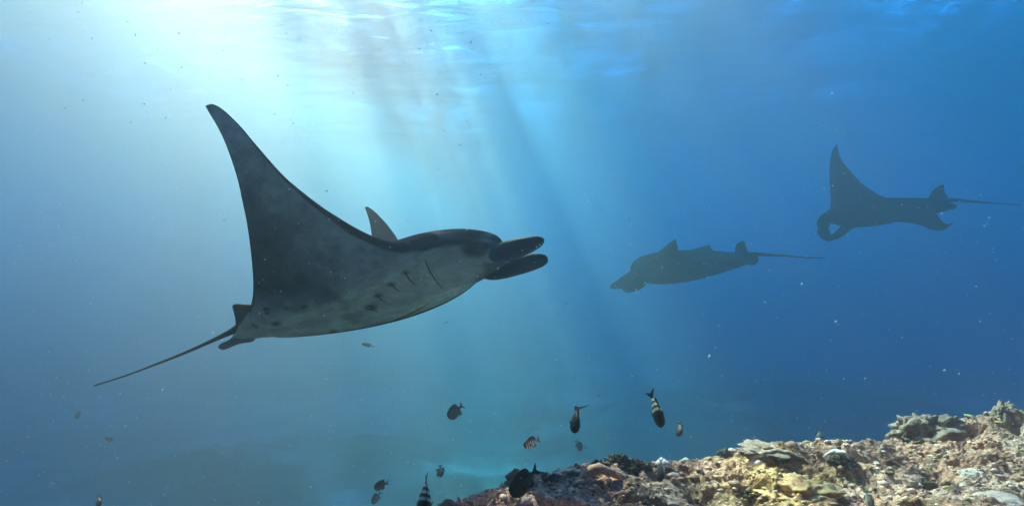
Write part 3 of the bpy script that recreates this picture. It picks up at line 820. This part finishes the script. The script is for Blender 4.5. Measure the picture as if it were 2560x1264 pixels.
# loose rubble lying all over the ledge
def rubble():
    r = np.random.default_rng(5)
    V = []; F = []; T = []
    n = 9000
    xs = r.uniform(-0.45, 3.3, n); ts = r.uniform(0.01, 1.5, n)
    rz, pit, _ = reef_z(xs, ts)
    ys = crest_y(xs) - ts
    ico = np.array([(0, 0, 1), (.9, 0, .35), (.28, .85, .35), (-.72, .53, .35), (-.72, -.53, .35), (.28, -.85, .35), (.72, .53, -.4), (-.28, .85, -.4), (-.9, 0, -.4), (-.28, -.85, -.4), (.72, -.53, -.4), (0, 0, -.6)], float)
    tri = [(0, 1, 2), (0, 2, 3), (0, 3, 4), (0, 4, 5), (0, 5, 1), (1, 6, 2), (2, 7, 3), (3, 8, 4), (4, 9, 5), (5, 10, 1), (6, 7, 2), (7, 8, 3), (8, 9, 4), (9, 10, 5), (10, 6, 1), (11, 7, 6), (11, 8, 7), (11, 9, 8), (11, 10, 9), (11, 6, 10)]
    pal = np.array([(.70, .46, .36), (.78, .55, .46), (.46, .24, .16), (.25, .12, .07), (.10, .07, .05), (.56, .33, .24), (.85, .72, .62), (.5, .38, .16)])
    for i in range(n):
        s = 0.0045 * math.exp(r.normal(0, .6))
        m = ico * r.uniform(.6, 1.3, (12, 1)) * np.array([s * r.uniform(.8, 1.9), s * r.uniform(.8, 1.6), s * r.uniform(.5, 1.0)])
        a = r.uniform(0, 6.3); c, sn = math.cos(a), math.sin(a)
        m = m @ np.array([[c, sn, 0], [-sn, c, 0], [0, 0, 1]])
        o = len(V) * 12
        V.append(m + np.array([xs[i], ys[i], rz[i] + s * .2]))
        F.append(np.array(tri) + i * 12)
        T.append(np.tile(pal[r.choice(8, p=[.2, .14, .2, .14, .1, .14, .03, .05])] * r.uniform(.75, 1.2), (12, 1)))
    o = mesh_obj('rubble', np.concatenate(V), np.concatenate(F), skin_mat('rubble', 0.85, 0.2, 60, .3, .3, 150), None, True, np.concatenate(T))
    tag(o, 'coral rubble and bits strewn over the ledge', 'rubble', None, 'stuff')
rubble()

# ------------------------------------------------------------------ reef fish
M_FISH = skin_mat('fish_scales', 0.5, 0.12, 30.0, 0.2, 0.05, 200.0)
M_FIN = skin_mat('fish_fin', 0.8, 0.04, 40.0, 0.25, 0.05, 200.0)
BROWN = (0.048, 0.015, 0.006); BLACKISH = (0.030, 0.024, 0.022); WHITE = (0.70, 0.66, 0.56); SLATE = (0.10, 0.11, 0.12); SILVER = (0.24, 0.32, 0.38)

def make_fish(label, head, tail, up, height, width, pattern='plain', base=BROWN, alt=WHITE, bend=0.0, fin=None, tail_turn=0.0, group='reef fish above the ledge', name='reef_fish', tailshape=1.0, twist=0.0):
    """head and tail: ends of the fish in the sea; up: where its back points; bend: sideways sweep of the hind body"""
    H = Vector(head); T = Vector(tail)
    X = (H - T); L = X.length; X.normalize()
    Z = Vector(up); Z = (Z - X * Z.dot(X)).normalized()
    Y = Z.cross(X)
    root = thing(name, label, 'fish', (0, 0, 0), group)
    M = Matrix((X, Y, Z)).transposed().to_4x4()
    M.translation = (H + T) / 2
    root.matrix_world = M
    fin = fin or tuple(0.7 * c for c in base)
    n, m = 40, 24
    # body takes the front 80 % of the length, tail fin the rest
    def spine(s):           # s 0 nose .. 1 fin end
        x = L * (0.5 - s)
        y = bend * L * max(0.0, s - 0.35) ** 1.6
        return x, y
    V = []; C = []
    for i in range(n):
        s = 0.82 * i / (n - 1)
        q = s / 0.82
        hh = (math.sin(math.pi * min(1, q ** 0.72)) ** 0.75) if q < 1 else 0
        hh = max(hh, 0.0) * (1 - 0.0 * q)
        ped = 0.20 * min(1, max(0, (q - 0.75) / 0.2))
        hh = max(hh, ped if q > 0.8 else 0.0)
        if i == 0: hh = 0.03
        ww = (math.sin(math.pi * min(1, q ** 0.6)) ** 0.8) if q < 1 else 0
        ww = max(ww, 0.10 if q > 0.85 else 0.02)
        cx, cy_ = spine(s)
        for j in range(m):
            a = 2 * math.pi * j / m
            zz = math.cos(a) * hh * height * L * 0.5
            yy = math.sin(a) * ww * width * L * 0.5
            V.append((cx, cy_ + yy, zz))
            dorsal = math.cos(a)
            if pattern == 'stripe':
                ph = (q - 0.10) / 0.80 * 5.0
                st = 0.5 + 0.5 * math.cos(2 * math.pi * ph + 0.5 * dorsal)
                st = 1 / (1 + math.exp(-(st - 0.52) * 14))
                c = [b_ * st + a_ * (1 - st) for b_, a_ in zip(base, alt)]
                if q < 0.13: c = list(base)
                if dorsal > 0.7: c = [x_ * 0.5 for x_ in c]
            elif pattern == 'half':
                # brown back, pale barred flank on one side
                if q < 0.42: c = list(base)
                else:
                    ph = (q - 0.42) / 0.58 * 3.2
                    st = 1 / (1 + math.exp(-(0.5 + 0.5 * math.cos(2 * math.pi * ph + 0.9 * math.sin(a)) - 0.45) * 14))
                    c = [b_ * st + a_ * (1 - st) for b_, a_ in zip(base, alt)]
            elif pattern == 'edge':
                k_ = 1 / (1 + math.exp(-(math.sin(a) * 1.0 - 0.72) * 12))
                c = [b_ * (1 - k_) + a_ * k_ for b_, a_ in zip(base, alt)]
            else:
                k_ = 0.5 - 0.5 * dorsal
                c = [b_ * (0.85 + 0.5 * k_) for b_ in base]
            C.append(c)
    F = [tuple(f) for f in grid_faces(n, m, True)] + [tuple(range(m))[::-1], tuple(range(n * m - m, n * m))]
    body = mesh_obj('body', V, F, M_FISH, root, True, C)
    def plate(nm, prof, th=0.006, tint=None, y=None):
        """prof: (s, z) corner list in body lengths; follows the bend of the body"""
        k = len(prof)
        VV = []
        for sg in (1, -1):
            for (s, z) in prof:
                x, yb = spine(s)
                if nm == 'tail_fin':
                    VV.append((x, yb + tail_turn * max(0, s - 0.82) * L + z * L * math.sin(twist) + sg * th * L * 0.5 * math.cos(twist), z * L * math.cos(twist)))
                else:
                    VV.append((x, yb + sg * th * L * 0.5, z * L))
        FF = [tuple(range(k)), tuple(range(2 * k - 1, k - 1, -1))] + [(i, i + k, (i + 1) % k + k, (i + 1) % k) for i in range(k)]
        return mesh_obj(nm, VV, FF, M_FIN, root, False, np.tile(np.asarray(tint or fin, float), (len(VV), 1)))
    h = height
    ts = tailshape
    plate('tail_fin', [(0.78, .06 * h), (0.86, .16 * h * ts), (1.0, .36 * h * ts), (0.985, .26 * h * ts), (0.925, 0.0), (0.985, -.26 * h * ts), (1.0, -.36 * h * ts), (0.86, -.16 * h * ts), (0.78, -.06 * h)])
    plate('dorsal_fin', [(0.22, .40 * h), (0.30, .54 * h), (0.45, .60 * h), (0.60, .58 * h), (0.70, .50 * h), (0.74, .28 * h), (0.68, .16 * h), (0.45, .38 * h), (0.30, .40 * h)])
    plate('anal_fin', [(0.48, -.42 * h), (0.58, -.58 * h), (0.68, -.52 * h), (0.73, -.28 * h), (0.68, -.16 * h), (0.55, -.34 * h)])
    for sg in (1, -1):
        x, yb = spine(0.27)
        w = width * L * 0.46
        VV = [(x, yb + sg * w, -.02 * L), (x - .10 * L, yb + sg * (w + .035 * L), .03 * L), (x - .15 * L, yb + sg * (w + .05 * L), -.03 * L), (x - .12 * L, yb + sg * (w + .03 * L), -.08 * L), (x - .02 * L, yb + sg * w, -.06 * L)]
        VV = VV + [(a_, b_ + sg * .004 * L, c_) for a_, b_, c_ in VV]
        FF = [(0, 1, 2, 3, 4), (9, 8, 7, 6, 5)] + [(i, (i + 1) % 5, (i + 1) % 5 + 5, i + 5) for i in range(5)]
        mesh_obj('pectoral_fin', VV, FF, M_FIN, root, False, np.tile(np.asarray(fin, float), (10, 1)))
        ex, ey = spine(0.10)
        q = 0.10 / 0.82
        er = 0.028 * L * (0.6 + height)
        ww = math.sin(math.pi * q ** 0.6) ** 0.8 * width * L * 0.5
        EV = []
        for i in range(7):
            aa = math.pi * i / 6
            for j in range(10):
                bb = 2 * math.pi * j / 10
                EV.append((ex + er * math.sin(aa) * math.cos(bb), ey + sg * (ww * 0.93) + er * 0.5 * math.cos(aa) , .06 * h * L + er * math.sin(aa) * math.sin(bb)))
        mesh_obj('eye', EV, grid_faces(7, 10, True), M_EYE, root, True, np.tile(np.asarray((.015, .015, .015), float), (len(EV), 1)))
    return root

CAMW = Vector((0, -1, 0))
def fish_at(label, head, tail, d, up, height, width, dd=0.0, **k):
    """head and tail as seen, d metres away; dd tips the tail farther off"""
    return make_fish(label, P(head[0], head[1], d), P(tail[0], tail[1], d + dd), up, height, width, **k)

fish_at('dark brown fish diving nose down, its tail fin bent to the left, no bars', (1438, 1082), (1437, 1010), 2.6, (0.22, -1, 0.0), 0.58, 0.30, 0.06, pattern='edge', base=BROWN, alt=SILVER, bend=0.22, tail_turn=0.9, fin=(.02, .016, .016), tailshape=1.3, twist=1.0)
fish_at('brown-headed fish diving nose down with white barred flank, right of the bent-tailed one', (1655, 1067), (1626, 975), 2.5, (0.15, -1, 0.1), 0.48, 0.25, 0.08, pattern='half', base=BROWN, alt=WHITE, bend=-0.05, fin=(.06, .04, .045), twist=0.5)
fish_at('small dark fish hanging nose down right of the barred diving fish', (1698, 1090), (1699, 1053), 3.0, (0.4, -1, 0.1), 0.55, 0.30, 0.05, pattern='edge', base=(.06, .04, .035), alt=SILVER)
fish_at('small white fish with dark slanting bars, facing left', (1309, 1114), (1350, 1096), 3.3, (-0.3, -0.35, 1), 0.62, 0.26, 0.03, pattern='stripe', base=(.05, .06, .07), alt=(.72, .74, .72), fin=(.12, .15, .17))
fish_at('dull grey fish heading down left below the large manta ray, alone in open water', (1120, 1044), (1158, 1010), 4.2, (-0.6, -0.2, 0.8), 0.60, 0.24, 0.05, pattern='stripe', base=(.03, .03, .03), alt=(.075, .075, .075), fin=(.04, .04, .04))
fish_at('faint small fish in the blue below the dark bent-tailed diving fish', (1454, 1126), (1440, 1098), 5.6, (0.8, -0.6, 0.3), 0.55, 0.25, 0.05, pattern='edge', base=(.05, .045, .045), alt=SILVER)
fish_at('large dark brown fish resting over the left end of the ledge', (1276, 1236), (1346, 1168), 2.15, (-0.7, -0.55, 0.6), 0.58, 0.30, 0.05, pattern='stripe', base=(.030, .020, .012), alt=(.055, .040, .026), fin=(.03, .024, .018))
fish_at('slim blue-sided fish upright over the reef, tail pointing up', (1650, 1204), (1653, 1144), 2.3, (0.35, -0.9, 0.1), 0.44, 0.26, 0.05, pattern='edge', base=(.10, .06, .045), alt=(.40, .56, .70), fin=(.30, .36, .40))
fish_at('black and white barred fish cut off by the bottom edge, tail straight up', (1057, 1300), (1067, 1181), 1.9, (0.2, -0.9, 0.1), 0.6, 0.32, 0.06, pattern='half', base=BROWN, alt=WHITE, fin=(.045, .03, .03))
fish_at('small dark fish with white-edged tail low in the open water', (935, 1218), (972, 1205), 3.6, (-0.2, -0.4, 1), 0.62, 0.26, 0.05, pattern='plain', base=(.06, .05, .045), fin=(.05, .04, .035))
fish_at('faint barred fish just below the white-edged one', (930, 1258), (952, 1228), 4.6, (-0.7, -0.3, 0.6), 0.5, 0.24, 0.05, pattern='stripe', base=(.05, .05, .05), alt=(.16, .18, .18))
fish_at('dim round dark fish left of the ledge, above the barred fish at the bottom', (1100, 1192), (1101, 1160), 4.4, (1, -0.5, 0.1), 0.66, 0.3, 0.05, pattern='plain', base=(.05, .045, .045))
fish_at('black back of a fish just breaking the bottom edge of the view', (815, 1300), (900, 1288), 1.9, (0.05, -0.1, 1), 0.52, 0.3, 0.02, pattern='plain', base=(.03, .018, .010))
fish_at('small dark fish with a white fin tip near the bottom left corner', (248, 1268), (246, 1236), 3.4, (0.9, -0.6, 0.2), 0.55, 0.3, 0.05, pattern='edge', base=(.05, .045, .05), alt=(.6, .65, .68))
fish_at('small dim fish hovering over the crest left of the ragged grey rock', (2050, 1102), (2049, 1072), 3.6, (0.9, -0.7, 0.1), 0.55, 0.3, 0.05, pattern='plain', base=(.045, .045, .05))
fish_at('tiny bluish fish in a dark gap of the ledge beside the tan arch', (1523, 1216), (1522, 1188), 2.4, (0.9, -0.6, 0.2), 0.44, 0.28, 0.03, pattern='edge', base=(.07, .07, .07), alt=(.22, .38, .52))
fish_at('pale yellow fish nose down at the bottom edge of the reef', (2181, 1272), (2163, 1222), 1.95, (0.8, -0.7, 0.1), 0.40, 0.24, 0.03, pattern='plain', base=(.66, .56, .36), fin=(.74, .66, .50))
fish_at('pale blue-white little fish above the crest left of the hump', (1948, 1116), (1940, 1096), 3.7, (-0.7, -0.6, 0.5), 0.5, 0.28, 0.03, pattern='plain', base=(.55, .66, .72))
fish_at('long faint fish far below the belly of the large manta ray', (904, 858), (936, 866), 8.0, (0.1, -0.2, 1), 0.28, 0.2, 0.05, pattern='plain', base=(.05, .05, .05))
fish_at('faint dark fish in the haze above the small fish at bottom left', (264, 1092), (283, 1102), 6.5, (0.3, -0.2, 1), 0.5, 0.25, 0.05, pattern='plain', base=(.04, .04, .04))
fish_at('very faint fish in the haze below the tail tip of the large manta', (190, 1046), (201, 1026), 7.5, (-0.9, -0.3, 0.4), 0.5, 0.25, 0.05, pattern='plain', base=(.04, .04, .04))

# ------------------------------------------------------------------ drifting flecks
def plankton():
    r = np.random.default_rng(21)
    n = 11000
    # spread through the water in front of the reef and far to every side
    D = 1.0 + 6.0 * r.random(n) ** 0.75
    x = (r.random(n) - 0.5) * 2.0 * D * 1.0
    z = (r.random(n) - 0.5) * 1.15 * D * 0.95
    base = np.array([(1, 0, -.7), (-1, 0, -.7), (0, 1, .7), (0, -1, .7)], float)
    tri = np.array([(0, 2, 1), (0, 1, 3), (0, 3, 2), (1, 2, 3)])
    oct_v = np.array([(1, 0, 0), (-1, 0, 0), (0, 1, 0), (0, -1, 0), (0, 0, 1), (0, 0, -1)], float)
    oct_f = np.array([(0, 2, 4), (2, 1, 4), (1, 3, 4), (3, 0, 4), (2, 0, 5), (1, 2, 5), (3, 1, 5), (0, 3, 5)])
    V = []; F = []; T = []
    k = 0
    for i in range(n):
        t = crest_y(x[i]) - D[i]
        if t > -0.05 and z[i] < crest_z(x[i]) + 0.05: continue
        if z[i] > SURF_Z - 0.4: continue
        s = 0.0015 * math.exp(r.normal(0, .5))
        if r.random() < 0.02: s *= 1.4
        s = min(s, 0.0013 * D[i])
        m = oct_v * (s * r.uniform(.6, 1.5, 3))[None] * r.uniform(.7, 1.2, (6, 1))
        a = r.uniform(0, 6.3); c, sn = math.cos(a), math.sin(a)
        m = m @ np.array([[c, 0, sn], [0, 1, 0], [-sn, 0, c]])
        V.append(m + np.array([x[i], D[i], z[i]])); F.append(oct_f + 6 * k); k += 1
        T.append(np.tile((.02, .015, .015) if r.random() < 0.0 else (.85, .88, .86), (6, 1)))
    g = NT('plankton')
    at = g.n('ShaderNodeAttribute', attribute_name='tint').outputs['Color']
    d = g.n('ShaderNodeBsdfDiffuse', {'Color': at}); tl = g.n('ShaderNodeBsdfTranslucent', {'Color': at})
    o = mesh_obj('plankton', np.concatenate(V), np.concatenate(F), g.done(g.n('ShaderNodeMixShader', {0: 0.5, 1: d, 2: tl})), None, True, np.concatenate(T))
    tag(o, 'white flecks of plankton drifting in the water', 'plankton', None, 'stuff')
plankton()
